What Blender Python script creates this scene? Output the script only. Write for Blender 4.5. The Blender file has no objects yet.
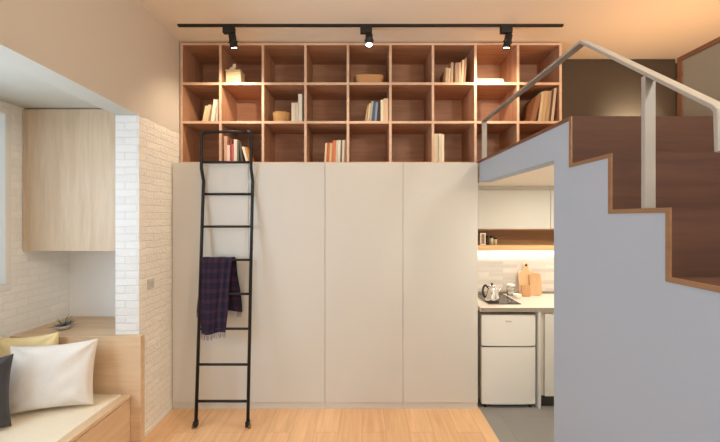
import bpy, bmesh, math, random
from mathutils import Vector, Matrix, noise
R = math.radians
rnd = random.Random(7)
C = bpy.context.scene.collection
sc = bpy.context.scene

# ------------------------------------------------------------------ helpers
WORLD = {}                                   # world origin of every unrotated object

def srgb(r, g, b):
    f = lambda c: (c/255/12.92) if c/255 <= .04045 else ((c/255+.055)/1.055)**2.4
    return (f(r), f(g), f(b), 1)

def box(bm, x0, x1, y0, y1, z0, z1, bev=0.0, mi=0, seg=1):
    t = bmesh.new()
    bmesh.ops.create_cube(t, size=1)
    for v in t.verts:
        v.co = Vector(((x0+x1)/2+v.co.x*(x1-x0), (y0+y1)/2+v.co.y*(y1-y0), (z0+z1)/2+v.co.z*(z1-z0)))
    if bev: bmesh.ops.bevel(t, geom=t.edges[:], offset=bev, segments=seg, affect='EDGES', profile=.5)
    merge(bm, t, mi)

def merge(bm, t, mi=0):
    vm = {}
    for v in t.verts: vm[v] = bm.verts.new(v.co)
    for f in t.faces:
        try: nf = bm.faces.new([vm[v] for v in f.verts])
        except ValueError: continue
        nf.material_index = mi if mi is not None else f.material_index
        nf.smooth = f.smooth
    t.free()

def tube(bm, pts, r, n=12, mi=0, cap=True):
    """round tube along a polyline of Vectors"""
    pts = [Vector(p) for p in pts]
    rings = []
    up = None
    for i, p in enumerate(pts):
        if i == 0: d = (pts[1]-p).normalized()
        elif i == len(pts)-1: d = (p-pts[i-1]).normalized()
        else: d = ((pts[i+1]-p).normalized()+(p-pts[i-1]).normalized()).normalized()
        if up is None:
            a = Vector((0, 0, 1)) if abs(d.z) < .9 else Vector((1, 0, 0))
            up = (a - d*a.dot(d)).normalized()
        else:
            up = (up - d*up.dot(d)).normalized()
        s = d.cross(up)
        rr = r[i] if isinstance(r, (list, tuple)) else r
        rings.append([bm.verts.new(p + (up*math.cos(k*2*math.pi/n)+s*math.sin(k*2*math.pi/n))*rr) for k in range(n)])
    for a, b in zip(rings, rings[1:]):
        for k in range(n):
            f = bm.faces.new((a[k], a[(k+1) % n], b[(k+1) % n], b[k])); f.smooth = True; f.material_index = mi
    if cap:
        for q in (rings[0][::-1], rings[-1]):
            f = bm.faces.new(q); f.material_index = mi

def arc_pts(pts, rad, n=6):
    """round the inner corners of a polyline"""
    pts = [Vector(p) for p in pts]; out = [pts[0]]
    for a, b, c in zip(pts, pts[1:], pts[2:]):
        p = b+(a-b).normalized()*rad; q = b+(c-b).normalized()*rad
        for i in range(n+1):
            t = i/n; out.append(p*(1-t)**2+b*2*t*(1-t)+q*t*t)
    out.append(pts[-1]); return out

def lathe(bm, prof, cx=0, cy=0, n=28, mi=0, smooth=True):
    """revolve [(r, z)...] about a vertical axis"""
    rings = []
    for r, z in prof:
        if r < 1e-5: rings.append([bm.verts.new((cx, cy, z))])
        else: rings.append([bm.verts.new((cx+r*math.cos(k*2*math.pi/n), cy+r*math.sin(k*2*math.pi/n), z)) for k in range(n)])
    for a, b in zip(rings, rings[1:]):
        for k in range(n):
            q = (a[k % len(a)], a[(k+1) % n % len(a)], b[(k+1) % n % len(b)], b[k % len(b)])
            q = list(dict.fromkeys(q))
            if len(q) < 3: continue
            f = bm.faces.new(q); f.smooth = smooth; f.material_index = mi

def prism(bm, poly, x0, x1, axis='X', mi=0, bev=0):
    """extrude a polygon: axis X -> poly in (y,z); Y -> (x,z); Z -> (x,y)"""
    t = bmesh.new()
    def P(a, b, c): return {'X': (c, a, b), 'Y': (a, c, b), 'Z': (a, b, c)}[axis]
    v0 = [t.verts.new(P(a, b, x0)) for a, b in poly]; v1 = [t.verts.new(P(a, b, x1)) for a, b in poly]
    t.faces.new(v0); t.faces.new(v1[::-1])
    n = len(poly)
    for i in range(n): t.faces.new((v0[i], v1[i], v1[(i+1) % n], v0[(i+1) % n]))
    bmesh.ops.recalc_face_normals(t, faces=t.faces[:])
    if bev: bmesh.ops.bevel(t, geom=t.edges[:], offset=bev, segments=2, affect='EDGES', profile=.5)
    merge(bm, t, mi)

def obj(name, bm, mat, parent=None, origin=None):
    """link a bmesh given in WORLD metres as one object, origin at its base centre"""
    bmesh.ops.recalc_face_normals(bm, faces=bm.faces[:])
    cs = [v.co for v in bm.verts]
    lo = [min(c[i] for c in cs) for i in range(3)]; hi = [max(c[i] for c in cs) for i in range(3)]
    o = Vector(origin) if origin is not None else Vector(((lo[0]+hi[0])/2, (lo[1]+hi[1])/2, lo[2]))
    for v in bm.verts: v.co -= o
    me = bpy.data.meshes.new(name); bm.to_mesh(me); bm.free()
    for m in (mat if isinstance(mat, (list, tuple)) else [mat]): me.materials.append(m)
    ob = bpy.data.objects.new(name, me); C.objects.link(ob)
    WORLD[ob] = o
    if parent: ob.parent = parent; ob.location = o-WORLD[parent]
    else: ob.location = o
    return ob

def tag(o, label, cat, group=None):
    o['label'] = label; o['category'] = cat
    if group: o['group'] = group
    return o

def thing(name, label, cat, loc, group=None):
    o = bpy.data.objects.new(name, None); C.objects.link(o)
    o.location = loc; o.empty_display_size = .1; WORLD[o] = Vector(loc)
    return tag(o, label, cat, group)

def struct(name, bm, mat):
    o = obj(name, bm, mat); o['kind'] = 'structure'; return o

def boxobj(name, dims, mat, parent=None, bev=0):
    bm = bmesh.new(); box(bm, *dims, bev=bev); return obj(name, bm, mat, parent)

def sbox(name, dims, mat, bev=0):
    bm = bmesh.new(); box(bm, *dims, bev=bev); return struct(name, bm, mat)

# ------------------------------------------------------------------ materials
def newmat(name):
    m = bpy.data.materials.new(name); m.use_nodes = True
    nt = m.node_tree; b = nt.nodes['Principled BSDF']
    return m, nt, b

def plain(name, col, rough=.5, metal=0, bump=0, bscale=60, spec=.5, emit=None, est=0):
    m, nt, b = newmat(name)
    b.inputs['Base Color'].default_value = col; b.inputs['Roughness'].default_value = rough
    b.inputs['Metallic'].default_value = metal; b.inputs['Specular IOR Level'].default_value = spec
    if emit: b.inputs['Emission Color'].default_value = emit; b.inputs['Emission Strength'].default_value = est
    tc = nt.nodes.new('ShaderNodeTexCoord'); n = nt.nodes.new('ShaderNodeTexNoise'); n.inputs['Scale'].default_value = bscale
    n.inputs['Detail'].default_value = 3
    nt.links.new(tc.outputs['Object'], n.inputs['Vector'])
    if bump:
        bp = nt.nodes.new('ShaderNodeBump'); bp.inputs['Strength'].default_value = bump; bp.inputs['Distance'].default_value = .004
        nt.links.new(n.outputs['Fac'], bp.inputs['Height']); nt.links.new(bp.outputs['Normal'], b.inputs['Normal'])
    else:
        mr = nt.nodes.new('ShaderNodeMapRange'); mr.inputs['To Min'].default_value = max(0, rough-.04); mr.inputs['To Max'].default_value = rough+.04
        nt.links.new(n.outputs['Fac'], mr.inputs['Value']); nt.links.new(mr.outputs['Result'], b.inputs['Roughness'])
    return m

def wood(name, c1, c2, grain='X', scale=1.0, rough=.5, bump=.05):
    m, nt, b = newmat(name); N = nt.nodes.new; L = nt.links.new
    tc = N('ShaderNodeTexCoord'); mp = N('ShaderNodeMapping')
    s = {'X': (1.2, 14, 14), 'Y': (14, 1.2, 14), 'Z': (14, 14, 1.2)}[grain]
    mp.inputs['Scale'].default_value = [k*scale for k in s]
    g = N('ShaderNodeNewGeometry'); L(g.outputs['Position'], mp.inputs['Vector'])
    n = N('ShaderNodeTexNoise'); n.inputs['Scale'].default_value = 1.6; n.inputs['Detail'].default_value = 6; n.inputs['Distortion'].default_value = .6
    L(mp.outputs['Vector'], n.inputs['Vector'])
    n2 = N('ShaderNodeTexNoise'); n2.inputs['Scale'].default_value = 7; n2.inputs['Detail'].default_value = 4
    L(mp.outputs['Vector'], n2.inputs['Vector'])
    mx = N('ShaderNodeMath'); mx.operation = 'MULTIPLY_ADD'; mx.inputs[1].default_value = .35
    L(n2.outputs['Fac'], mx.inputs[0]); L(n.outputs['Fac'], mx.inputs[2])
    cr = N('ShaderNodeValToRGB'); cr.color_ramp.elements[0].position = .42; cr.color_ramp.elements[1].position = .92
    cr.color_ramp.elements[0].color = c2; cr.color_ramp.elements[1].color = c1
    L(mx.outputs[0], cr.inputs['Fac']); L(cr.outputs['Color'], b.inputs['Base Color'])
    b.inputs['Roughness'].default_value = rough
    bp = N('ShaderNodeBump'); bp.inputs['Strength'].default_value = bump; bp.inputs['Distance'].default_value = .002
    L(mx.outputs[0], bp.inputs['Height']); L(bp.outputs['Normal'], b.inputs['Normal'])
    return m

def brick(name, axis, col, mortar, w=.21, h=.062, bump=.9, rough=.7, msize=.006, rough_noise=.5, var=.06):
    """painted brick / tile; axis names the horizontal world axis of the wall"""
    m, nt, b = newmat(name); N = nt.nodes.new; L = nt.links.new
    g = N('ShaderNodeNewGeometry'); sp = N('ShaderNodeSeparateXYZ'); cb = N('ShaderNodeCombineXYZ')
    L(g.outputs['Position'], sp.inputs[0]); L(sp.outputs[axis], cb.inputs['X']); L(sp.outputs['Z'], cb.inputs['Y'])
    ns = N('ShaderNodeTexNoise'); ns.inputs['Scale'].default_value = 9; ns.inputs['Detail'].default_value = 3
    L(g.outputs['Position'], ns.inputs['Vector'])
    ad = N('ShaderNodeVectorMath'); ad.operation = 'MULTIPLY_ADD'; ad.inputs[1].default_value = (.016*rough_noise,)*3
    L(ns.outputs['Color'], ad.inputs[0]); L(cb.outputs[0], ad.inputs[2])
    bt = N('ShaderNodeTexBrick'); bt.inputs['Scale'].default_value = 1; bt.inputs['Brick Width'].default_value = w
    bt.inputs['Row Height'].default_value = h; bt.inputs['Mortar Size'].default_value = msize; bt.inputs['Mortar Smooth'].default_value = 1.0
    bt.inputs['Color1'].default_value = col; bt.inputs['Color2'].default_value = tuple(c*(1-var) for c in col[:3])+(1,)
    bt.inputs['Mortar'].default_value = mortar
    L(ad.outputs[0], bt.inputs['Vector']); L(bt.outputs['Color'], b.inputs['Base Color'])
    n2 = N('ShaderNodeTexNoise'); n2.inputs['Scale'].default_value = 38; n2.inputs['Detail'].default_value = 4
    L(g.outputs['Position'], n2.inputs['Vector'])
    inv = N('ShaderNodeMath'); inv.operation = 'SUBTRACT'; inv.inputs[0].default_value = 1; L(bt.outputs['Fac'], inv.inputs[1])
    ma = N('ShaderNodeMath'); ma.operation = 'MULTIPLY_ADD'; ma.inputs[1].default_value = rough_noise
    L(n2.outputs['Fac'], ma.inputs[0]); L(inv.outputs[0], ma.inputs[2])
    bp = N('ShaderNodeBump'); bp.inputs['Strength'].default_value = bump; bp.inputs['Distance'].default_value = .012
    L(ma.outputs[0], bp.inputs['Height']); L(bp.outputs['Normal'], b.inputs['Normal'])
    b.inputs['Roughness'].default_value = rough
    return m

def planks(name):
    """oak boards running away from the camera, about 0.12 m wide"""
    m, nt, b = newmat(name); N = nt.nodes.new; L = nt.links.new
    g = N('ShaderNodeNewGeometry'); sp = N('ShaderNodeSeparateXYZ'); cb = N('ShaderNodeCombineXYZ')
    L(g.outputs['Position'], sp.inputs[0]); L(sp.outputs['Y'], cb.inputs['X']); L(sp.outputs['X'], cb.inputs['Y'])
    bt = N('ShaderNodeTexBrick'); bt.inputs['Scale'].default_value = 1; bt.inputs['Brick Width'].default_value = 1.7
    bt.inputs['Row Height'].default_value = .19; bt.inputs['Mortar Size'].default_value = .0012; bt.inputs['Mortar Smooth'].default_value = .2
    bt.inputs['Color1'].default_value = (0, 0, 0, 1); bt.inputs['Color2'].default_value = (1, 1, 1, 1); bt.inputs['Mortar'].default_value = (.2, .2, .2, 1)
    bt.offset = .37; L(cb.outputs[0], bt.inputs['Vector'])
    mp = N('ShaderNodeMapping'); mp.inputs['Scale'].default_value = (16, 1.3, 1); L(g.outputs['Position'], mp.inputs['Vector'])
    n = N('ShaderNodeTexNoise'); n.noise_dimensions = '4D'; n.inputs['Scale'].default_value = 1.7; n.inputs['Detail'].default_value = 6; n.inputs['Distortion'].default_value = .8
    L(mp.outputs['Vector'], n.inputs['Vector'])
    sw = N('ShaderNodeSeparateColor'); L(bt.outputs['Color'], sw.inputs[0])
    w4 = N('ShaderNodeMath'); w4.operation = 'MULTIPLY'; w4.inputs[1].default_value = 9; L(sw.outputs[0], w4.inputs[0]); L(w4.outputs[0], n.inputs['W'])
    a = N('ShaderNodeMath'); a.operation = 'MULTIPLY_ADD'; a.inputs[1].default_value = .22; L(sw.outputs[0], a.inputs[0]); L(n.outputs['Fac'], a.inputs[2])
    cr = N('ShaderNodeValToRGB'); cr.color_ramp.elements[0].position = .35; cr.color_ramp.elements[1].position = 1.0
    cr.color_ramp.elements[0].color = srgb(214, 168, 124); cr.color_ramp.elements[1].color = srgb(242, 202, 158)
    L(a.outputs[0], cr.inputs['Fac'])
    mx = N('ShaderNodeMix'); mx.data_type = 'RGBA'; mx.inputs[7].default_value = srgb(172, 126, 88)
    L(bt.outputs['Fac'], mx.inputs[0]); L(cr.outputs['Color'], mx.inputs[6]); L(mx.outputs[2], b.inputs['Base Color'])
    b.inputs['Roughness'].default_value = .45
    bp = N('ShaderNodeBump'); bp.inputs['Strength'].default_value = .25; bp.inputs['Distance'].default_value = .002; bp.invert = True
    L(bt.outputs['Fac'], bp.inputs['Height']); L(bp.outputs['Normal'], b.inputs['Normal'])
    return m

def fabric(name, col, scale=260, bump=.25, col2=None):
    m, nt, b = newmat(name); N = nt.nodes.new; L = nt.links.new
    tc = N('ShaderNodeTexCoord')
    w = []
    for d in ('X', 'Z'):
        q = N('ShaderNodeTexWave'); q.bands_direction = d; q.inputs['Scale'].default_value = scale/4; q.inputs['Distortion'].default_value = 1.2
        L(tc.outputs['Object'], q.inputs['Vector']); w.append(q)
    a = N('ShaderNodeMath'); a.operation = 'ADD'; L(w[0].outputs['Fac'], a.inputs[0]); L(w[1].outputs['Fac'], a.inputs[1])
    n = N('ShaderNodeTexNoise'); n.inputs['Scale'].default_value = 90; n.inputs['Detail'].default_value = 3; L(tc.outputs['Object'], n.inputs['Vector'])
    mx = N('ShaderNodeMix'); mx.data_type = 'RGBA'; mx.inputs[6].default_value = col2 or tuple(c*.88 for c in col[:3])+(1,); mx.inputs[7].default_value = col
    L(n.outputs['Fac'], mx.inputs[0]); L(mx.outputs[2], b.inputs['Base Color'])
    bp = N('ShaderNodeBump'); bp.inputs['Strength'].default_value = bump; bp.inputs['Distance'].default_value = .001
    L(a.outputs[0], bp.inputs['Height']); L(bp.outputs['Normal'], b.inputs['Normal'])
    b.inputs['Roughness'].default_value = .9; b.inputs['Sheen Weight'].default_value = .15
    return m

def plaid(name):
    m, nt, b = newmat(name); N = nt.nodes.new; L = nt.links.new
    tc = N('ShaderNodeTexCoord'); sp = N('ShaderNodeSeparateXYZ'); L(tc.outputs['UV'], sp.inputs[0])
    def stripes(out, freq, cut):
        s = N('ShaderNodeMath'); s.operation = 'MULTIPLY'; s.inputs[1].default_value = freq; L(out, s.inputs[0])
        f = N('ShaderNodeMath'); f.operation = 'FRACT'; L(s.outputs[0], f.inputs[0])
        g = N('ShaderNodeMath'); g.operation = 'LESS_THAN'; g.inputs[1].default_value = cut; L(f.outputs[0], g.inputs[0]); return g.outputs[0]
    a = stripes(sp.outputs['X'], 4.5, .42); c = stripes(sp.outputs['Y'], 12, .38)
    ad = N('ShaderNodeMath'); ad.operation = 'ADD'; L(a, ad.inputs[0]); L(c, ad.inputs[1])
    hf = N('ShaderNodeMath'); hf.operation = 'MULTIPLY'; hf.inputs[1].default_value = .5; L(ad.outputs[0], hf.inputs[0])
    cr = N('ShaderNodeValToRGB'); cr.color_ramp.interpolation = 'CONSTANT'
    e = cr.color_ramp.elements; e[0].color = srgb(29, 27, 43); e[1].position = .4; e[1].color = srgb(44, 31, 50)
    q = e.new(.8); q.color = srgb(64, 36, 54)
    L(hf.outputs[0], cr.inputs['Fac']); L(cr.outputs['Color'], b.inputs['Base Color'])
    b.inputs['Roughness'].default_value = .95; b.inputs['Sheen Weight'].default_value = .1; b.inputs['Specular IOR Level'].default_value = .2
    return m

M = {}
M['plaster'] = plain('plaster', srgb(214, 205, 192), .85, bump=.06, bscale=180)
M['ceiling'] = plain('ceiling_paint', srgb(238, 228, 214), .9, bump=.05, bscale=150)
M['white_wall'] = plain('white_paint', srgb(238, 237, 233), .85, bump=.05, bscale=160)
M['alcove_shaded'] = plain('alcove_ceiling_shaded', srgb(190, 188, 177), .9, bump=.05, bscale=160)  # greyed against bounce light: the alcove's shade is put into the colour
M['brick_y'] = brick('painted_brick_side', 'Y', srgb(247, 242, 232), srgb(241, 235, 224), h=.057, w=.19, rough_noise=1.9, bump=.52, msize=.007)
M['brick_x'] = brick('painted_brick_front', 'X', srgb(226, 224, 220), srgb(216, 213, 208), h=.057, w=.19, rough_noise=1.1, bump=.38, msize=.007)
M['brick_win'] = brick('painted_brick_window', 'Y', srgb(243, 242, 238), srgb(236, 234, 229), h=.057, w=.19, rough_noise=.7, bump=.3, msize=.006)
M['floor'] = planks('oak_floorboards')
M['tile_floor'] = brick('grey_floor_tile', 'X', srgb(140, 136, 132), srgb(128, 124, 120), w=.6, h=.6, bump=.05, rough=.5)
M['tile_floor'].node_tree.nodes['Brick Texture'].offset = 0
for l in list(M['tile_floor'].node_tree.links):
    if l.from_node.bl_idname == 'ShaderNodeSeparateXYZ' and l.from_socket.name == 'Z':
        nt = M['tile_floor'].node_tree; s = l.from_node; t = l.to_socket; nt.links.remove(l); nt.links.new(s.outputs['Y'], t)
M['splash'] = brick('backsplash_tile', 'X', srgb(232, 226, 216), srgb(216, 207, 194), w=.30, h=.042, bump=.3, rough=.35, rough_noise=.3, msize=.002, var=.24)
M['stair_wall'] = plain('grey_paint', srgb(168, 180, 196), .8, bump=.05, bscale=160)
M['cabinet'] = plain('cabinet_laminate', srgb(209, 206, 198), .5)
M['cabinet_edge'] = plain('cabinet_carcass', srgb(205, 198, 186), .6)
M['shelf_wood'] = wood('birch_ply', srgb(192, 146, 114), srgb(164, 118, 88), 'X', .8, .55)
M['shelf_upright'] = wood('birch_ply_upright', srgb(192, 146, 114), srgb(164, 118, 88), 'Z', .8, .55)
M['lit_edge'] = wood('birch_ply_lit_edge', srgb(222, 190, 164), srgb(206, 170, 142), 'X', .8, .55)  # paler copy of the birch ply: light on the front edges put into colour
M['oak_x'] = wood('oak_x', srgb(224, 196, 162), srgb(206, 174, 138), 'X', .9)
M['oak_y'] = wood('oak_y', srgb(224, 196, 162), srgb(206, 174, 138), 'Y', .9)
M['oak_z'] = wood('oak_z', srgb(206, 184, 156), srgb(188, 162, 132), 'Z', .9)
M['walnut'] = wood('stair_walnut', srgb(88, 56, 41), srgb(68, 41, 29), 'X', .7, .75)
M['trim_oak'] = wood('edge_oak', srgb(150, 112, 78), srgb(130, 94, 62), 'Y', .9)
M['edge_brown'] = wood('edge_brown', srgb(128, 88, 62), srgb(108, 72, 50), 'Y', .9)
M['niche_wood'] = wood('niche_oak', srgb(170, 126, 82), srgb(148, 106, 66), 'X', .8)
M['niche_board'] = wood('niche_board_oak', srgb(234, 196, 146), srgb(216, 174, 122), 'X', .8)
M['black_metal'] = plain('black_metal', srgb(30, 29, 29), .45, metal=.3)
M['black_matte'] = plain('black_matte', srgb(26, 24, 22), .55)
M['brass'] = plain('brass', srgb(150, 116, 66), .4, metal=.8)
M['rail_metal'] = plain('rail_paint', srgb(164, 160, 154), .45, metal=.1)
M['chrome'] = plain('chrome', srgb(225, 222, 218), .12, metal=1)
M['fridge'] = plain('fridge_white', srgb(226, 224, 217), .4)
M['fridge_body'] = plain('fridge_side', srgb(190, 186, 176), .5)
M['gasket'] = plain('dark_gap', srgb(60, 58, 55), .7)
M['badge'] = plain('badge_silver', srgb(160, 158, 154), .3, metal=.7)
M['counter'] = plain('counter_quartz', srgb(226, 216, 202), .35)
M['counter_edge'] = plain('counter_edge', srgb(144, 135, 121), .4)
M['hob'] = plain('hob_glass', srgb(60, 54, 50), .12)
M['hob_ring'] = plain('hob_ring', srgb(120, 112, 106), .3)
M['white_cer'] = plain('white_ceramic', srgb(236, 230, 220), .3)
M['board_light'] = wood('board_light', srgb(234, 204, 162), srgb(220, 184, 138), 'Z', 1.2)
M['board_mid'] = wood('board_mid', srgb(226, 188, 142), srgb(208, 166, 120), 'Z', 1.2)
M['board_dark'] = wood('board_dark', srgb(212, 164, 116), srgb(192, 142, 96), 'Z', 1.2)
M['dark_panel'] = plain('taupe_panel', srgb(72, 62, 51), .7, bump=.03)
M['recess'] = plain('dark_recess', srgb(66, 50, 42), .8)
M['frame_wood'] = wood('partition_frame', srgb(140, 92, 62), srgb(116, 74, 48), 'Y', .8)
M['partition'] = plain('partition_fabric', srgb(152, 141, 122), .9, bump=.1, bscale=300)
M['mat'] = fabric('cream_mat', srgb(240, 226, 200), 200, .2)
M['pillow_cream'] = fabric('cream_linen', srgb(230, 224, 216))
M['pillow_yellow'] = fabric('yellow_cotton', srgb(244, 220, 164))
M['pillow_dark'] = fabric('charcoal_cotton', srgb(66, 64, 68))
M['scarf'] = plaid('plaid_wool')
M['fringe'] = plain('fringe_wool', srgb(96, 82, 96), .95)
M['win_frame'] = plain('window_frame_white', srgb(230, 230, 226), .5)
M['leaf'] = plain('air_plant_leaf', srgb(116, 116, 104), .6)
M['bowl'] = plain('stone_bowl', srgb(170, 164, 158), .6, bump=.2, bscale=120)
M['lens'] = plain('lamp_lens', srgb(255, 244, 225), .3, emit=(1, .9, .74, 1), est=14)
M['led'] = plain('led_diffuser', srgb(255, 250, 240), .3, emit=(1, .94, .86, 1), est=4)
M['basket'] = plain('wicker', srgb(190, 146, 92), .8, bump=1, bscale=220)
M['pages'] = plain('paper', srgb(236, 226, 208), .9)
M['ivory'] = plain('ivory_box', srgb(204, 186, 150), .8)
M['basket_box'] = plain('tan_card', srgb(196, 148, 98), .8, bump=.2, bscale=200)

g, nt, b = newmat('window_glass')
for n in list(nt.nodes):
    if n.bl_idname != 'ShaderNodeOutputMaterial': nt.nodes.remove(n)
tr = nt.nodes.new('ShaderNodeBsdfTransparent'); tr.inputs[0].default_value = (.86, .88, .86, 1)
gl = nt.nodes.new('ShaderNodeBsdfGlossy'); gl.inputs['Roughness'].default_value = .02
mx = nt.nodes.new('ShaderNodeMixShader')
mx.inputs[0].default_value = .08; nt.links.new(tr.outputs[0], mx.inputs[1]); nt.links.new(gl.outputs[0], mx.inputs[2])
nt.links.new(mx.outputs[0], [n for n in nt.nodes if n.bl_idname == 'ShaderNodeOutputMaterial'][0].inputs[0])
M['glass'] = g

# ------------------------------------------------------------------ setting (metres; x right, y away, z up)
CAMZ = 1.71
XL, XS, XW = -1.705, 1.054, -2.645           # brick column face, stair wall face, window wall
YB, ZC = 3.70, 3.355                         # back wall, ceiling height
ZL = 2.222                                    # loft floor level
XR = 3.45                                    # far right wall
YF = -2.6                                    # wall behind the camera

sbox('floor', (XW-.1, XS, YF, YB, -.08, 0), M['floor'])
sbox('floor_kitchen', (XS, XR, YF, YB, -.08, 0), M['tile_floor'])
sbox('ceiling', (XL-.18, XR, YF, YB, ZC, ZC+.1), M['ceiling'])
sbox('wall_back', (XL-.18, XR+.1, YB, YB+.1, 0, ZC), M['white_wall'])
sbox('wall_right', (XR, XR+.1, YF, YB, 0, ZC), M['plaster'])
# wall behind the camera with a balcony window opening
bm = bmesh.new()
box(bm, XW-.1, -1.5, YF-.1, YF, 0, ZC); box(bm, 1.0, XR, YF-.1, YF, 0, ZC)
box(bm, -1.5, 1.0, YF-.1, YF, 2.4, ZC); box(bm, -1.5, 1.0, YF-.1, YF, 0, .1)
struct('wall_front', bm, M['plaster'])
# wall above the alcove, and the brick column beside it
bm = bmesh.new(); prism(bm, [(YB, 2.497), (2.653, 2.497), (1.0, 2.551), (YF, 2.551), (YF, ZC), (YB, ZC)], XL-.18, XL, 'X')
o = struct('wall_left_upper', bm, [M['plaster'], M['alcove_shaded']])
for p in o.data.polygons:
    if p.normal.z < -.9: p.material_index = 1  # underside takes the greyed colour, shade painted in
bm = bmesh.new(); box(bm, XL-.18, XL, 2.653, YB, 0, 2.497)
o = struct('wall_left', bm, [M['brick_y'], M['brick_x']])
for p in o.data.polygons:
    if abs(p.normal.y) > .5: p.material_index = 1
# alcove
sbox('ceiling_alcove', (XW, XL-.18, YF, 3.14, 2.568, 2.66), M['alcove_shaded'])
sbox('wall_alcove_back', (XW-.1, XL-.18, 3.14, 3.24, 0, 2.568), M['white_wall'])
bm = bmesh.new()                             # window wall with its opening
W0, W1, WZ0, WZ1 = .35, 2.61, 1.17, 2.53
box(bm, XW-.1, XW, YF, 3.14, 0, WZ0); box(bm, XW-.1, XW, YF, 3.14, WZ1, 2.66)
box(bm, XW-.1, XW, W1, 3.14, WZ0, WZ1); box(bm, XW-.1, XW, YF, W0, WZ0, WZ1)
struct('wall_window', bm, M['brick_win'])
# window
wn = bpy.data.objects.new('window_1', None); C.objects.link(wn); wn.location = (XW-.05, (W0+W1)/2, WZ0); WORLD[wn] = Vector(wn.location); wn['kind'] = 'structure'
bm = bmesh.new()
for (a, b_, c, d) in ((W0, W1, WZ0, WZ0+.05), (W0, W1, WZ1-.05, WZ1), (W0, W0+.05, WZ0+.05, WZ1-.05), (W1-.05, W1, WZ0+.05, WZ1-.05), (1.43, 1.49, WZ0+.05, WZ1-.05)):
    box(bm, XW-.07, XW+.012, a, b_, c, d, bev=.004)
obj('window_frame', bm, M['win_frame'], wn)
boxobj('pane', (XW-.035, XW-.029, W0+.05, 1.43, WZ0+.05, WZ1-.05), M['glass'], wn)
boxobj('pane', (XW-.035, XW-.029, 1.49, W1-.05, WZ0+.05, WZ1-.05), M['glass'], wn)
wf = bpy.data.objects.new('window_2', None); C.objects.link(wf); wf.location = (-.25, YF-.05, .1); WORLD[wf] = Vector(wf.location); wf['kind'] = 'structure'
bm = bmesh.new()
for (a, b_, c, d) in ((-1.5, 1.0, .1, .16), (-1.5, 1.0, 2.34, 2.4), (-1.5, -1.44, .16, 2.34), (.94, 1.0, .16, 2.34), (-.28, -.22, .16, 2.34)):
    box(bm, a, b_, YF-.08, YF-.02, c, d, bev=.004)
obj('window_frame', bm, M['win_frame'], wf)
boxobj('pane', (-1.44, -.28, YF-.053, YF-.047, .16, 2.34), M['glass'], wf)
boxobj('pane', (-.22, .94, YF-.053, YF-.047, .16, 2.34), M['glass'], wf)
sbox('baseboard_left', (XL, XL+.008, 2.66, 3.10, 0, .03), M['white_wall'])

# stair wall: one continuous painted surface, steps + edge of the loft floor
RISE = .238
RY = [1.745, 1.465, 1.185, .925, .655, .385, .115, -.155, -.425]      # riser planes
top = [ZL-RISE*i for i in range(len(RY)+1)]                           # level behind riser i is top[i]
poly = [(3.098, ZL-.018), (RY[0]+.018, ZL-.018)]
for i, y in enumerate(RY):
    poly.append((y+.018, top[i+1]-.018))
    if i < len(RY)-1: poly.append((RY[i+1]+.018, top[i+1]-.018))
poly += [(-.8, top[-1]-.018), (-.8, 0), (1.905, 0), (1.905, 2.028), (3.098, 2.028)]
bm = bmesh.new(); prism(bm, poly, XS, XS+.09, 'X')
struct('wall_stair', bm, M['stair_wall'])
bm = bmesh.new()                              # loft floor slab
box(bm, XS+.09, XR, RY[0]+.018, 3.098, 2.028, ZL-.018); box(bm, XS, XR, 3.098, YB, 2.028, ZL-.018)
struct('ceiling_kitchen', bm, M['ceiling'])
sbox('floor_loft', (XS+.02, XR, RY[0]+.018, YB, ZL-.018, ZL), M['walnut'])
sbox('wall_kitchen_front', (XS+.09, 2.6, 1.905, 1.96, 0, 2.028), M['white_wall'])
sbox('wall_kitchen_right', (2.6, 2.68, 1.96, YB, 0, 2.028), M['white_wall'])
sbox('wall_backsplash', (XS, 2.6, YB-.012, YB, .86, 1.40), M['splash'])
sbox('trim_1', (XS-.004, XS+.02, RY[0]+.018, 3.235, ZL-.018, ZL+.002), M['edge_brown'])

# ------------------------------------------------------------------ staircase
st = thing('staircase', 'staircase of dark brown wooden steps climbing beside the grey stepped wall', 'staircase', (1.6, .65, 0))
XP = 2.087
for i, y in enumerate(RY):
    boxobj('riser', (XS+.004, XP, y, y+.018, top[i+1], top[i]-.018 if i else ZL), M['walnut'], st)
    y2 = RY[i+1]+.018 if i < len(RY)-1 else -.8
    boxobj('tread', (XS+.004, XP, y2-.018, y+.018, top[i+1]-.018, top[i+1]), M['walnut'], st)
out = []; inn = []
bm = bmesh.new()
for i, y in enumerate(RY):
    box(bm, XS-.003, XS+.004, y, y+.018, top[i+1]-.018, (top[i] if i == 0 else top[i]-.018))
    y2 = RY[i+1] if i < len(RY)-1 else -.8
    box(bm, XS-.003, XS+.004, y2, y, top[i+1]-.018, top[i+1])
e = obj('edge_trim', bm, M['trim_oak'], st); e['label'] = 'light oak edging strip'

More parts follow.
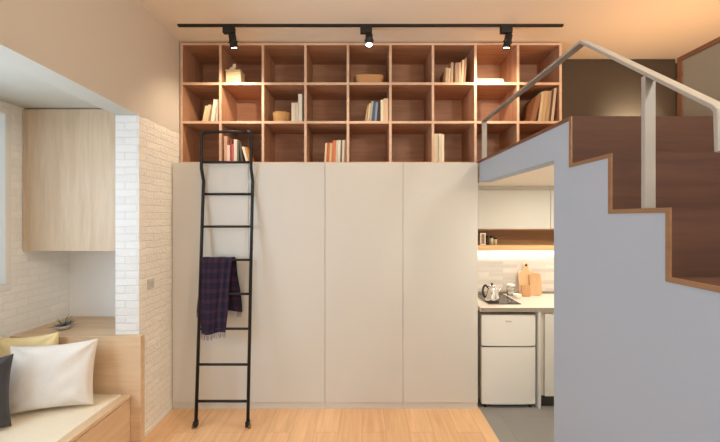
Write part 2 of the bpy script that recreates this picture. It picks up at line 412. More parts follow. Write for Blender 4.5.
# handrail
hr = thing('handrail', 'beige flat metal handrail running down the open side of the stairs', 'handrail', (XS+.045, 1.5, 1.738))
RX0, RX1 = XS-.002, XS+.040
def railbar(pts, h=.04):
    bm = bmesh.new(); up = []
    n = len(pts)
    for i, (y, z) in enumerate(pts):
        def nrm(a, b): d = Vector((b[0]-a[0], b[1]-a[1])).normalized(); return Vector((d.y, -d.x))
        ns = []
        if i: ns.append(nrm(pts[i-1], pts[i]))
        if i < n-1: ns.append(nrm(pts[i], pts[i+1]))
        nn = sum(ns, Vector((0, 0))).normalized(); k = h/2/max(.3, nn.dot(ns[0]))
        up.append((Vector((y, z))+nn*k, Vector((y, z))-nn*k))
    poly = [tuple(u[0]) for u in up]+[tuple(u[1]) for u in up[::-1]]
    prism(bm, poly, RX0, RX1, 'X', bev=.003); return bm
ZR = CAMZ+.852
obj('rail', railbar([(3.06, ZR), (1.678, ZR), (1.046, ZR-.516), (1.035, ZR-.530), (1.031, 1.906)], .014), M['rail_metal'], hr)
for (y, zb) in ((3.045, ZL), (1.300, top[2])):
    zt = ZR-.007 if y > 1.678 else ZR-(1.678-y)*.818-.012
    bm = bmesh.new(); box(bm, RX0, RX1, y-.009, y+.009, zb, zt, bev=.002)
    obj('post', bm, M['rail_metal'], hr)

# partition on the right of the stairs
pt = thing('partition', 'beige half height partition with brown wooden frame at right edge of loft', 'partition', (XP+.03, 1.1, 0))
PZ = 2.770
boxobj('panel', (XP+.008, XP+.052, -.8, 2.262, .0, PZ-.03), M['partition'], pt)
bm = bmesh.new(); box(bm, XP, XP+.06, -.8, 2.30, PZ-.03, PZ, bev=.002); box(bm, XP, XP+.06, 2.262, 2.30, ZL, PZ-.03, bev=.002)
f = obj('frame', bm, M['frame_wood'], pt); f['label'] = 'brown wooden frame'

# loft back: dark panel, recess with a small shelf
boxo = boxobj('wall_panel', (1.87, 3.237, 3.585, 3.61, ZL, 3.35), M['dark_panel'], bev=.002)
tag(boxo, 'large dark taupe wall panel at the back of the loft beside the bookshelf', 'wall panel')
sh = boxobj('wall_shelf', (3.24, XR, 3.50, YB, 3.13, 3.15), M['frame_wood'])
tag(sh, 'small brown wall shelf between the dark loft panel and the partition', 'shelf')
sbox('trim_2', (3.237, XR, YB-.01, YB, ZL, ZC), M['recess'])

# ------------------------------------------------------------------ wardrobes
WX = [-1.692, -1.012, -.331, .366, 1.036]
wl = ['leftmost tall cream wardrobe, directly beside the brick wall and behind the ladder',
      'second tall cream wardrobe from the brick wall, its left edge behind the ladder',
      'third tall cream wardrobe from the brick wall, with nothing standing before it',
      'rightmost tall cream wardrobe, next to the kitchen opening']
for i in range(4):
    x0, x1 = WX[i], WX[i+1]
    w = thing('wardrobe', wl[i], 'wardrobe', ((x0+x1)/2, 3.4, 0), 'row of tall cream wardrobes')
    boxobj('body', (x0+.001, x1-.001, 3.122, 3.688, .06, 2.204), M['cabinet_edge'], w)
    boxobj('door', (x0+.0015, x1-.0015, 3.10, 3.12, .062, 2.204), M['cabinet'], w, bev=.0012)
    boxobj('plinth', (x0+.001, x1-.001, 3.112, 3.60, 0, .058), M['cabinet'], w)
sbox('trim_3', (XL, -1.693, 3.115, 3.69, 0, 2.204), M['cabinet_edge'])

# ------------------------------------------------------------------ bookshelf
BX0, BX1, BY0, BY1 = -1.693, 1.862, 3.233, 3.655
LV = [2.225, 2.602, 2.962, 3.332]            # board centre levels
T = .023
bs = thing('bookshelf', 'wide wooden bookshelf of open square cubbies above the cream wardrobes', 'bookshelf', ((BX0+BX1)/2, 3.44, LV[0]-.002))
PX = [BX0]+[-1.3315+.3963*k for k in range(8)]+[BX1-T]      # left faces of the ten uprights; the first bay is narrower
def lit_front(o):                                  # front faces get the paler colour, frontal light painted in
    o.data.materials.append(M['lit_edge'])
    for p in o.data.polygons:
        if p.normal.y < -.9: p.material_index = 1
for z in LV:
    z0 = z-T/2; z0 = ZL+.003 if z == LV[0] else z0
    lit_front(boxobj('shelf_board', (BX0, BX1, BY0, BY1-.012, z0, (ZL+.011 if z == LV[0] else z+T/2)), M['shelf_wood'], bs))
ZB = [ZL+.011, LV[1]+T/2, LV[2]+T/2]; ZT = [LV[1]-T/2, LV[2]-T/2, LV[3]-T/2]
for r in range(3):
    for k in range(10):
        x = PX[k]
        lit_front(boxobj('divider', (x, x+T, BY0+.0005, BY1-.012, ZB[r], ZT[r]), M['shelf_upright'], bs))
boxobj('back_panel', (BX0, BX1, BY1-.012, BY1, ZL+.003, LV[3]+T/2), M['shelf_wood'], bs)
# plinth strip under the shelf on the wardrobes (shelf stands 1.3 cm above their tops)
bm = bmesh.new(); box(bm, BX0, 1.036, BY0+.01, BY1, 2.204, ZL+.003); box(bm, 1.056, BX1, BY0+.01, BY1, ZL, ZL+.003)
obj('base', bm, M['shelf_wood'], bs)

def cell(col, row):                           # left inner x, right inner x, floor z   (row 0 = top)
    r = 2-row
    return PX[col]+T, PX[col+1], ZB[r]

# ---- books
BM = {}
def bookmat(c):
    if c not in BM: BM[c] = plain('book_cover_%d' % len(BM), srgb(*c), .65)
    return BM[c]
def book(t, h, d, col, x, y, z, lean, label, group):
    """x = where the standing corner of the foot touches; lean > 0 tips the top to the right"""
    bm = bmesh.new(); cv = min(.003, t*.2)
    box(bm, 0, cv, 0, d, 0, h, bev=.0005); box(bm, t-cv, t, 0, d, 0, h, bev=.0005)
    box(bm, cv, t-cv, 0, cv, 0, h)
    box(bm, cv, t-cv, cv, d-.004, .003, h-.004, mi=1)
    bmesh.ops.recalc_face_normals(bm, faces=bm.faces[:])
    if lean > 0: bmesh.ops.translate(bm, verts=bm.verts[:], vec=(-t, 0, 0))
    me = bpy.data.meshes.new('book'); bm.to_mesh(me); bm.free()
    me.materials.append(bookmat(col)); me.materials.append(M['pages'])
    o = bpy.data.objects.new('book', me); C.objects.link(o)
    o.location = (x, y, z+.0003); o.rotation_euler = (0, lean, 0)
    tag(o, label, 'book', group)
ORD = ['first', 'second', 'third', 'fourth', 'fifth', 'sixth', 'seventh', 'eighth', 'ninth', 'tenth']
def outline(t, h, lean):
    """corners of a leaning book, standing corner at x = 0"""
    q = [(-t, 0), (0, 0), (0, h), (-t, h)] if lean > 0 else [(0, 0), (t, 0), (t, h), (0, h)]
    c, s_ = math.cos(lean), math.sin(lean)
    return [(a*c+b*s_, -a*s_+b*c) for a, b in q]
def spans(poly, z):
    xs = []
    for (xa, za), (xb, zb_) in zip(poly, poly[1:]+poly[:1]):
        if min(za, zb_)-1e-9 <= z <= max(za, zb_)+1e-9:
            if abs(zb_-za) < 1e-9: xs += [xa, xb]
            else: xs.append(xa+(xb-xa)*(z-za)/(zb_-za))
    return (min(xs), max(xs)) if xs else None
def bookrow(x, z, specs, where, group, lean=0, yoff=.02, gap=.0012, right=False):
    """specs: (thickness, height, depth, colour, colour word[, own lean]); packs them without overlap from x (or up to x)"""
    prev = []; xs = []
    for s in specs:
        ln = s[5] if len(s) > 5 else lean
        P = outline(s[0], s[1], ln); need = -min(a for a, b in P)
        for off, Q in prev:
            for k in range(61):
                zz = .33*k/60
                a, b = spans(Q, zz), spans(P, zz)
                if a and b: need = max(need, off+a[1]-b[0]+gap)
        xs.append(need); prev.append((need, P))
    ext = max(off+max(a for a, b in Q) for off, Q in prev)
    if right: x -= ext+.0015
    for i, (s, q) in enumerate(zip(specs, xs)):
        book(s[0], s[1], s[2], s[3], x+q, BY0+yoff+rnd.uniform(0, .012), z, s[5] if len(s) > 5 else lean,
             '%s book, %s from the left %s' % (s[4], ORD[i], where), group)
W_, CR, TN, BR, OR = (232, 222, 204), (222, 200, 166), (186, 150, 112), (120, 84, 58), (206, 128, 82)
# middle shelf, far left: leaning pale books
a, b_, z = cell(0, 1)
bookrow(b_, z, [(.026, .150, .15, (226, 206, 168), 'cream', .20), (.022, .160, .15, (214, 192, 152), 'beige', .18), (.018, .165, .15, (150, 128, 96), 'brown', .17), (.030, .208, .16, W_, 'white', .14), (.026, .215, .16, (206, 188, 168), 'tan', .08)],
        'in the leaning row nearest the brick wall', 'books by the left end', right=True)
# bottom shelf, behind the ladder
a, b_, z = cell(1, 2)
bookrow(a+.012, z, [(.030, .245, .17, (214, 172, 150), 'pinkish'), (.026, .160, .16, (236, 220, 204), 'cream'), (.014, .215, .16, (150, 60, 54), 'dark red'), (.018, .170, .16, (196, 96, 92), 'red'), (.030, .215, .16, W_, 'white'), (.016, .200, .16, (120, 122, 112), 'grey'), (.020, .190, .16, (92, 84, 76), 'dark grey', -.10), (.022, .150, .16, (240, 228, 214), 'white', -.28), (.018, .150, .16, (206, 150, 74), 'orange', -.30)],
        'in the row behind the ladder top', 'books behind the ladder')
# middle shelf: white books beside the basket
a, b_, z = cell(2, 1)
bookrow(b_-.008, z, [(.034, .178, .18, (222, 210, 188), 'cream'), (.026, .180, .18, (206, 198, 184), 'light grey'), (.036, .262, .18, (226, 216, 200), 'tall white'), (.014, .235, .18, (112, 104, 84), 'thin olive')],
        'beside the small round basket', 'books beside the small basket', right=True)
# bottom shelf right of the ladder
a, b_, z = cell(3, 2)
bookrow(b_, z, [(.016, .180, .17, (232, 214, 176), 'cream', .05), (.024, .185, .17, (198, 108, 70), 'terracotta', .05), (.026, .182, .17, (226, 196, 142), 'sand', .05), (.030, .205, .17, (208, 120, 82), 'orange', .04), (.014, .205, .17, (236, 222, 192), 'ivory', .04), (.028, .207, .17, (220, 214, 200), 'white', .03), (.012, .206, .17, (92, 108, 84), 'thin green', .03), (.022, .208, .17, (216, 196, 174), 'beige', .02), (.018, .210, .17, (172, 140, 116), 'tan', .01)],
        'in the bottom row right of the ladder', 'books on the bottom shelf', right=True)
# middle shelf centre
a, b_, z = cell(4, 1)
bookrow(b_-.004, z, [(.014, .162, .16, (186, 150, 110), 'tan', .16), (.018, .176, .17, (208, 186, 150), 'beige', .13), (.018, .195, .17, (176, 172, 150), 'grey green', .11), (.022, .198, .17, (60, 92, 128), 'blue', .09), (.020, .185, .17, (136, 140, 154), 'grey blue', .08), (.022, .180, .17, (52, 48, 58), 'black', .06), (.026, .205, .17, (228, 216, 186), 'ivory', 0), (.046, .218, .17, (214, 184, 152), 'thick beige', 0)],
        'in the row left of the shelf centre divider', 'books in the central cubby', right=True)
# top shelf right of centre
a, b_, z = cell(6, 0)
bookrow(a+.085, z, [(.016, .120, .16, (120, 84, 58), 'brown', .10), (.026, .148, .16, (196, 170, 138), 'beige', .04), (.016, .145, .16, (214, 190, 158), 'cream', .04), (.026, .196, .16, (176, 148, 118), 'tan', .03), (.014, .18, .16, (84, 62, 50), 'dark brown', .0), (.034, .195, .16, (160, 132, 106), 'taupe', 0), (.020, .195, .16, (190, 164, 136), 'sand', 0), (.020, .225, .16, (206, 178, 146), 'pale beige', .05), (.018, .240, .16, (150, 118, 90), 'light brown', .06)],
        'in the top shelf row', 'books on the top shelf')
# right end: big leaning books
a, b_, z = cell(8, 1)
bookrow(b_-.008, z, [(.046, .235, .22, (136, 88, 54), 'brown', .24), (.024, .285, .22, (200, 178, 140), 'cream', .12), (.036, .290, .22, (190, 160, 122), 'beige', .12), (.034, .292, .22, (170, 142, 106), 'tan', .11), (.014, .300, .22, (92, 66, 48), 'dark brown', .11), (.024, .318, .22, (206, 182, 156), 'pale pink', .105)],
        'in the big leaning row at the right end', 'large books by the right end', right=True)
# bottom shelf: white pair
a, b_, z = cell(6, 2)
bookrow(a+.004, z, [(.042, .270, .2, (232, 222, 198), 'tall ivory'), (.030, .268, .2, (222, 208, 180), 'tall cream'), (.020, .262, .2, (236, 226, 206), 'tall white')],
        'on the bottom shelf by the railing end', 'white books on the bottom shelf', gap=.001)
# flat white books, top shelf
a, b_, z = cell(7, 0)
zz = z+.0003
for i, (w, h, lab) in enumerate(((.262, .026, 'bottom white book of the flat stack on the top shelf'), (.258, .020, 'topmost white book of the flat stack on the top shelf'))):
    bm = bmesh.new(); box(bm, a+.006, a+.006+w, BY0+.03, BY0+.22, zz, zz+.003); box(bm, a+.006, a+.006+w, BY0+.03, BY0+.22, zz+h-.003, zz+h)
    box(bm, a+.006, a+.009, BY0+.03, BY0+.22, zz+.003, zz+h-.003); box(bm, a+.009, a+.003+w, BY0+.034, BY0+.216, zz+.003, zz+h-.003, mi=1)
    tag(obj('book', bm, [bookmat((222, 210, 182)), M['pages']]), lab, 'book', 'flat stacked white books'); zz += h+.0003

# ---- other things on the shelf
a, b_, z = cell(1, 0)
dh = thing('storage_box', 'small square ivory box with scribbled front on the top shelf', 'box', (a+.095, BY0+.09, z+.0003))
bm = bmesh.new(); box(bm, a+.025, a+.165, BY0+.03, BY0+.16, z+.0003, z+.120, bev=.004); obj('body', bm, M['ivory'], dh)
bm = bmesh.new(); box(bm, a+.020, a+.170, BY0+.026, BY0+.164, z+.120, z+.134, bev=.004); obj('lid', bm, M['ivory'], dh)
bm = bmesh.new()
for (px_, pz_, rr) in ((.060, .085, .012), (.092, .092, .014), (.118, .082, .010), (.075, .050, .009)):
    pts = [(a+px_+rr*math.cos(q)*1.3, BY0+.0288, z+pz_+rr*math.sin(q)) for q in [k*.5 for k in range(10)]]
    tube(bm, pts, .0016, 5)
d = obj('drawing', bm, M['basket_box'], dh); d['label'] = 'brown line drawing on the front'
fg = thing('figurine', 'little cream animal figurine sitting on the ivory box', 'figurine', (a+.075, BY0+.09, z+.1343))
bm = bmesh.new(); zb = z+.1343
lathe(bm, [(0, zb), (.026, zb), (.033, zb+.012), (.030, zb+.03), (.018, zb+.042), (.0, zb+.046)], a+.070, BY0+.09, 18)
obj('body', bm, M['pages'], fg)
bm = bmesh.new(); t = bmesh.new(); bmesh.ops.create_uvsphere(t, u_segments=16, v_segments=10, radius=.019)
for v in t.verts: v.co = v.co+Vector((a+.088, BY0+.083, zb+.052))
for fc in t.faces: fc.smooth = True
merge(bm, t)
for s in (-1, 1): lathe(bm, [(0, zb+.064), (.006, zb+.064), (.004, zb+.074), (0, zb+.082)], a+.088+s*.010, BY0+.085, 8)
obj('head', bm, M['pages'], fg)

def basket(name, x0, x1, y0, y1, z, h, label, mat, weave=True, oval=True):
    root = thing(name, label, 'basket', ((x0+x1)/2, (y0+y1)/2, z))
    cx, cy, rx, ry = (x0+x1)/2, (y0+y1)/2, (x1-x0)/2, (y1-y0)/2
    bm = bmesh.new(); n = 40; rings = []
    prof = [(.0, .0), (.84, 0), (.90, .12)]+[(.90+.1*k/8+(.018 if k % 2 else -.006), .12+.84*k/8) for k in range(9)]+[(.955, 1.0), (.93, .92), (.82, .06), (0, .06)]
    ex = .5 if oval else .22
    for r, zz in prof:
        if r == 0: rings.append([bm.verts.new((cx, cy, z+zz*h))]); continue
        ring = []
        for k in range(n):
            q = k*2*math.pi/n; c, s = math.cos(q), math.sin(q)
            ring.append(bm.verts.new((cx+math.copysign(abs(c)**(2*ex), c)*rx*r, cy+math.copysign(abs(s)**(2*ex), s)*ry*r, z+zz*h)))
        rings.append(ring)
    for p, q in zip(rings, rings[1:]):
        for k in range(n):
            f = list(dict.fromkeys((p[k % len(p)], p[(k+1) % n % len(p)], q[(k+1) % n % len(q)], q[k % len(q)])))
            if len(f) > 2: bm.faces.new(f).smooth = True
    obj('body', bm, mat, root)
    bm = bmesh.new(); pts = []
    for k in range(n+1):
        q = k*2*math.pi/n; c, s = math.cos(q), math.sin(q)
        pts.append((cx+math.copysign(abs(c)**(2*ex), c)*rx*.985, cy+math.copysign(abs(s)**(2*ex), s)*ry*.985, z+h))
    tube(bm, pts, .0045, 8, cap=False); obj('rim', bm, mat, root)
    return root
a, b_, z = cell(2, 1)
basket('woven_basket', a+.055, a+.225, BY0+.03, BY0+.19, z+.0003, .098, 'small woven straw basket on the middle shelf beside pale books', M['basket'])
a, b_, z = cell(4, 0)
basket('woven_basket', a+.045, b_-.045, BY0+.03, BY0+.27, z+.0003, .085, 'wide low tan basket on the top shelf under the middle spotlight', M['basket_box'], oval=False)

# ------------------------------------------------------------------ ladder
ld = thing('ladder', 'slim black metal ladder leaning on the cream wardrobes', 'ladder', (-1.142, 2.85, 0))
LB, LT = Vector((0, 2.826, .035)), Vector((0, 3.082, 2.03))
def lx(z, s):                                 # rail x at height z
    t = min(1, z/2.03); c = -1.142+(-1.190+1.142)*t; h = .2115+(.218-.2115)*t
    return c+s*h
def ly(z): return 2.826+(3.082-2.826)*z/2.03
YT = 3.05
def rail_pts(s):
    return [Vector((lx(.03, s), ly(.03), .03)), Vector((lx(2.0, s), ly(2.0), 2.0)), Vector((lx(2.03, s), 3.084, 2.035)), Vector((lx(2.03, s)-.004, YT, 2.15)), Vector((lx(2.03, s)-.004, YT, 2.47))]
for s in (-1, 1):
    bm = bmesh.new(); p = rail_pts(s)
    q = [p[0], p[1]]+[p[1].lerp(p[2], .5), p[2], p[2].lerp(p[3], .5), p[3], p[3]+Vector((0, 0, .03))]
    corner = Vector((p[4].x-s*.03, YT, 2.47))
    end = Vector((lx(2.03, s)-.004, YT, 2.43))
    q += arc_pts([end, Vector((end.x, YT, 2.467)), Vector((end.x-s*.04, YT, 2.467))], .034)
    tube(bm, q, .0135, 14); obj('rail', bm, M['black_metal'], ld)
def rung(z, y, r=.0105):
    bm = bmesh.new(); tube(bm, [(lx(z, -1)+.008, y, z), (lx(z, 1)-.008, y, z)], r, 12); obj('rung', bm, M['black_metal'], ld)
for k in range(7): rung(.205+.286*k, ly(.205+.286*k))
bm = bmesh.new(); tube(bm, [(lx(2.03, -1)+.0, YT, 2.2), (lx(2.03, 1)-.008, YT, 2.2)], .0115, 12); obj('rung', bm, M['black_metal'], ld)
bm = bmesh.new(); tube(bm, [(lx(2.03, -1)+.034, YT, 2.467), (lx(2.03, 1)-.042, YT, 2.467)], .0135, 14); obj('top_bar', bm, M['black_metal'], ld)
for s in (-1, 1):
    bm = bmesh.new(); x = lx(0, s)
    tube(bm, [(x-.008+s*.016, 2.820, .017), (x+.008+s*.016, 2.820, .017)], .017, 18)
    w = obj('foot_wheel', bm, M['brass'], ld); w['label'] = 'small brass wheel'
    bm = bmesh.new(); box(bm, x-.016, x+.016, 2.805, 2.845, .012, .06, bev=.003); obj('foot_bracket', bm, M['black_metal'], ld)

# ------------------------------------------------------------------ scarf on the ladder
ZRG = .205+.286*4; YRG = ly(ZRG)
def sheet(name, x0t, x1t, x0b, x1b, ztop, zbot, ysurf, amp, phase, vx0, parent, nu=44, nv=40, side=1):
    """hanging cloth; ysurf(z) gives its mean depth"""
    bm = bmesh.new(); uv = bm.loops.layers.uv.new('UVMap'); g = []
    for j in range(nv+1):
        v = j/nv; row = []
        z = ztop+(zbot-ztop)*v
        for i in range(nu+1):
            u = i/nu
            xa = x0t+(x0b-x0t)*v; xb = x1t+(x1b-x1t)*v
            fold = amp*(.35+.65*v)*math.sin(u*11+phase+v*.6)+amp*.5*math.sin(u*23+phase*2-v)
            zz = z-.012*math.sin(u*5+phase)*v
            row.append((bm.verts.new((xa+(xb-xa)*u+.004*math.sin(v*7+u*9), ysurf(z)-side*abs(amp)*.9+fold, zz)), u, v))
        g.append(row)
    for j in range(nv):
        for i in range(nu):
            q = (g[j][i], g[j][i+1], g[j+1][i+1], g[j+1][i])
            f = bm.faces.new([a[0] for a in q]); f.smooth = True
            for l, a in zip(f.loops, q): l[uv].uv = (a[1]+vx0, a[2]*(ztop-zbot))
    o = obj(name, bm, M['scarf'], parent)
    m = o.modifiers.new('thickness', 'SOLIDIFY'); m.thickness = .005; m.offset = 0
    return o
sf = thing('scarf', 'dark purple plaid scarf with pale fringe draped over a ladder rung', 'scarf', (-1.23, YRG, .75))
R_ = .0105
sheet('front_panel', -1.372, -1.105, -1.352, -1.140, ZRG+.012, .745, lambda z: YRG-.032-(ZRG-z)*.085, .009, .4, 0, sf, side=1)
sheet('back_panel', -1.375, -1.10, -1.440, -1.040, ZRG+.012, .90, lambda z: YRG+.026-(ZRG-z)*.03, .006, 2.0, .3, sf, side=-1)
# the fold that lies over the rung
bm = bmesh.new(); uv = bm.loops.layers.uv.new('UVMap'); g = []
for j in range(11):
    q = math.pi*j/10; row = []
    for i in range(31):
        u = i/30
        row.append((bm.verts.new((-1.374+.268*u, YRG+math.cos(q)*(.034)-.004, ZRG+.010+math.sin(q)*.013+.002*math.sin(u*13))), u, q*.02))
    g.append(row)
for j in range(10):
    for i in range(30):
        q = (g[j][i], g[j][i+1], g[j+1][i+1], g[j+1][i]); f = bm.faces.new([a[0] for a in q]); f.smooth = True
        for l, a in zip(f.loops, q): l[uv].uv = (a[1], a[2])
o = obj('fold', bm, M['scarf'], sf); m = o.modifiers.new('thickness', 'SOLIDIFY'); m.thickness = .005; m.offset = 0
rr = random.Random(3)
def fringe(x0, x1, n, yy, zf, l0, l1, r):
    bm = bmesh.new(); hem = [(x0+(x1-x0)*k/20, yy, zf(k/20)) for k in range(21)]
    tube(bm, hem, .0028, 6)
    for k in range(n):
        u = (k+.5)/n; x = x0+(x1-x0)*u; z = zf(u); l = rr.uniform(l0, l1); dx = rr.uniform(-.006, .006)
        tube(bm, [(x, yy, z+.002), (x+dx*.4, yy+rr.uniform(-.003, .003), z-l*.5), (x+dx, yy+rr.uniform(-.004, .004), z-l)], r, 5)
    o = obj('fringe', bm, M['fringe'], sf); o['label'] = 'pale tasselled fringe'
fringe(-1.350, -1.142, 34, YRG-.032-(ZRG-.745)*.085-.008, lambda u: .745-.012*math.sin(u*5+.4), .035, .055, .0014)
fringe(-1.438, -1.405, 5, YRG+.031-(ZRG-.9)*.03, lambda u: .900-.012*math.sin(u*.5+2), .035, .05, .0018)
fringe(-1.085, -1.045, 5, YRG+.031-(ZRG-.9)*.03, lambda u: .900-.012*math.sin(4.4+u*.6+2), .035, .05, .0018)

# ------------------------------------------------------------------ track and spotlights
YK = 2.95
tk = boxobj('light_track', (-1.564, 1.709, YK-.012, YK+.012, ZC-.018, ZC), M['black_matte'], bev=.002)
tag(tk, 'long black track on the ceiling carrying three spotlights', 'light track')
def spot(x, tilt_x, tilt_y, label, energy, aim):
    root = thing('spotlight', label, 'spotlight', (x, YK, ZC-.018), 'track spotlights')
    bm = bmesh.new(); box(bm, x-.075, x+.025, YK-.019, YK+.019, ZC-.078, ZC-.0185, bev=.004); obj('adapter', bm, M['black_matte'], root)
    bm = bmesh.new(); tube(bm, [(x, YK, ZC-.075), (x, YK, ZC-.095)], .012, 12); obj('joint', bm, M['black_matte'], root)
    rot = Matrix.Rotation(tilt_x, 4, 'X') @ Matrix.Rotation(tilt_y, 4, 'Y')
    P0 = Vector((x, YK, ZC-.085))
    def place(bm):
        for v in bm.verts: v.co = P0+(rot @ v.co)
    bm = bmesh.new(); lathe(bm, [(0, 0), (.026, 0), (.031, -.006), (.031, -.050), (.034, -.052), (.034, -.058), (.031, -.060), (.031, -.112), (.029, -.112), (.027, -.098), (0, -.098)], 0, 0, 28)
    place(bm); obj('lamp_head', bm, M['black_matte'], root)
    bm = bmesh.new(); lathe(bm, [(0, -.1035), (.0268, -.1035), (.0268, -.1005), (0, -.1005)], 0, 0, 24)
    place(bm); l = obj('lens', bm, M['lens'], root); l['label'] = 'glowing lens'
    for s in (-1, 1):
        bm = bmesh.new(); tube(bm, [(s*.030, 0, -.062), (s*.039, 0, -.062)], .007, 10); place(bm); obj('knob', bm, M['black_matte'], root)
    L = bpy.data.lights.new('spot_lamp', 'SPOT'); L.energy = energy; L.color = (1, .80, .58); L.spot_size = R(125); L.spot_blend = .9; L.shadow_soft_size = .025
    lo = bpy.data.objects.new('spot_lamp', L); C.objects.link(lo)
    lo.parent = root
    lens_c = P0+(rot @ Vector((0, 0, -.12)))
    lo.location = lens_c-WORLD[root]
    lo.rotation_euler = (Vector(aim)-lens_c).to_track_quat('-Z', 'Y').to_euler()
SP = 25
spot(-1.105, R(10), R(-6), 'black track spotlight at left, above the small ivory box', SP*1.25, (-1.34, 3.30, 2.15))
spot(.060, R(-16), R(0), 'middle black track spotlight with bright round lens facing the room', SP*.9, (.05, 2.55, 1.2))
spot(1.250, R(10), R(8), 'black track spotlight at right, nearest the loft', SP, (1.15, 3.45, 2.75))

# ------------------------------------------------------------------ alcove furniture
hc = thing('hanging_cabinet', 'pale wooden hanging cupboard in the alcove beside the window', 'cabinet', (-2.265, 2.92, 1.453))
boxobj('body', (XW+.002, XL-.182, 2.722, 3.138, 1.453, 2.566), M['oak_z'], hc)
boxobj('door', (XW+.006, XL-.182, 2.70, 2.720, 1.453, 2.556), M['oak_z'], hc, bev=.001)

sl = thing('side_counter', 'low pale wooden counter behind the bench carrying the small plant', 'counter', (-2.265, 2.9, 0))
boxobj('body', (XW+.001, XL-.182, 2.675, 3.139, 0, .779), M['oak_x'], sl)
boxobj('top', (XW+.001, XL-.182, 2.655, 3.139, .78, .82), M['oak_x'], sl, bev=.002)
bp_ = boxobj('bench_end_panel', (XW+.001, -1.660, 2.602, 2.652, 0, .822), M['oak_x'], bev=.002)
tag(bp_, 'upright pale wooden panel closing the end of the bench', 'panel')

be = thing('bench', 'built in wooden window bench with cream seat mat', 'bench', (-2.19, .9, 0))
BE0 = -.9
boxobj('carcass', (XW+.002, -1.755, BE0, 2.60, 0, .366), M['oak_y'], be)
bm = bmesh.new(); box(bm, -1.79, -1.73, BE0, 2.60, .367, .392, bev=.002)
obj('rim_board', bm, M['oak_y'], be)
boxobj('seat_mat', (XW+.003, -1.795, BE0, 2.598, .367, .394), M['mat'], be, bev=.006)
for y0, y1 in ((1.55, 2.597), (.35, 1.545), (BE0, .345)):
    boxobj('drawer_front', (-1.752, -1.734, y0, y1, .02, .358), M['oak_y'], be, bev=.0015)

def pillow(name, w, h, t, label, mat, bottom_mid, yaw, tilt, seed, roll=0):
    """upright pillow: local x = width, z = height, front faces -y; stands on its lower edge"""
    bm = bmesh.new(); n = 36; F = []; B = []
    for j in range(n+1):
        fr, br = [], []
        for i in range(n+1):
            u = -1+2*i/n; v = -1+2*j/n
            pin = 1-.09*(1-u*u)*abs(v)**4; piu = 1-.09*(1-v*v)*abs(u)**4
            x = u*w/2*piu; z = v*h/2*pin
            k = max(0, (1-u**4))**.55*max(0, (1-v**4))**.55
            th = t/2*k
            wr = noise.noise(Vector((u*2.2+seed, v*2.2, seed)))*.007*k+noise.noise(Vector((u*2.5-v*2.5+seed, (u+v)*.8, seed*2)))*.009*k
            cor = sum(math.exp(-((u-cx)**2+(v-cz)**2)/.35)*math.sin(9*math.atan2(v-cz*1.05, u-cx*1.05)+seed)*.011 for cx in (-1, 1) for cz in (-1, 1))*min(1, k*2)
            fr.append(bm.verts.new((x, -th+wr+cor, z)))
            br.append(bm.verts.new((x, th+wr*.5, z)) if 0 < i < n and 0 < j < n else fr[-1])
        F.append(fr); B.append(br)
    for j in range(n):
        for i in range(n):
            for G, rev in ((F, 0), (B, 1)):
                q = [G[j][i], G[j][i+1], G[j+1][i+1], G[j+1][i]]
                if rev: q = q[::-1]
                try: bm.faces.new(q).smooth = True
                except ValueError: pass
    rot = Matrix.Rotation(yaw, 4, 'Z') @ Matrix.Rotation(-tilt, 4, 'X') @ Matrix.Rotation(roll, 4, 'Y')
    for v in bm.verts: v.co = rot @ (v.co+Vector((0, 0, h/2)))
    zm = min(v.co.z for v in bm.verts)
    for v in bm.verts: v.co += Vector(bottom_mid)-Vector((0, 0, zm))
    o = obj('cushion', bm, mat); o.name = name
    s = o.modifiers.new('smooth', 'SUBSURF'); s.levels = 1; s.render_levels = 1
    return tag(o, label, 'cushion', 'cushions on the bench')
pillow('cushion', .53, .45, .14, 'cream linen cushion standing at the end of the bench', M['pillow_cream'], (-2.125, 2.355, .395), R(15), R(12), 1.3, R(-1))
pillow('cushion', .45, .45, .09, 'yellow cushion tucked behind the cream one', M['pillow_yellow'], (-2.405, 2.495, .395), R(2), R(6), 4.1, R(-5))
pillow('cushion', .43, .45, .13, 'charcoal grey cushion at the left edge of the picture', M['pillow_dark'], (-2.37, 2.055, .395), R(38), R(10), 7.7)

pl = thing('air_plant', 'spiky grey green air plant in a shallow stone bowl', 'plant', (-2.385, 2.775, .8203))
bx, by, bz = -2.385, 2.775, .8203
bm = bmesh.new(); lathe(bm, [(0, bz), (.034, bz), (.052, bz+.014), (.062, bz+.036), (.058, bz+.037), (.048, bz+.018), (0, bz+.012)], bx, by, 30); obj('bowl', bm, M['bowl'], pl)
bm = bmesh.new(); rr = random.Random(11)
for k in range(46):
    a = rr.uniform(0, 2*math.pi); el = rr.uniform(.12, 1.25); l = rr.uniform(.055, .105)
    d = Vector((math.cos(a)*math.cos(el), math.sin(a)*math.cos(el), math.sin(el)))
    p0 = Vector((bx, by, bz+.022)); p1 = p0+d*l*.5; p2 = p0+d*l+Vector((0, 0, -.012*math.cos(el)))
    tube(bm, [p0, p1, p2], [.0034, .0030, .0005], 5)
obj('leaf', bm, M['leaf'], pl)

sw = thing('light_switch', 'small light switch plate on the white brick column', 'switch', (XL, 2.80, 1.14))
bm = bmesh.new(); box(bm, XL+.0005, XL+.009, 2.755, 2.835, 1.14, 1.22, bev=.002); obj('plate', bm, M['cabinet'], sw)
bm = bmesh.new(); box(bm, XL+.0092, XL+.014, 2.765, 2.792, 1.158, 1.202, bev=.0015); obj('rocker', bm, M['cabinet_edge'], sw)
bm = bmesh.new(); box(bm, XL+.0092, XL+.014, 2.798, 2.825, 1.158, 1.202, bev=.0015); obj('rocker', bm, M['cabinet_edge'], sw)

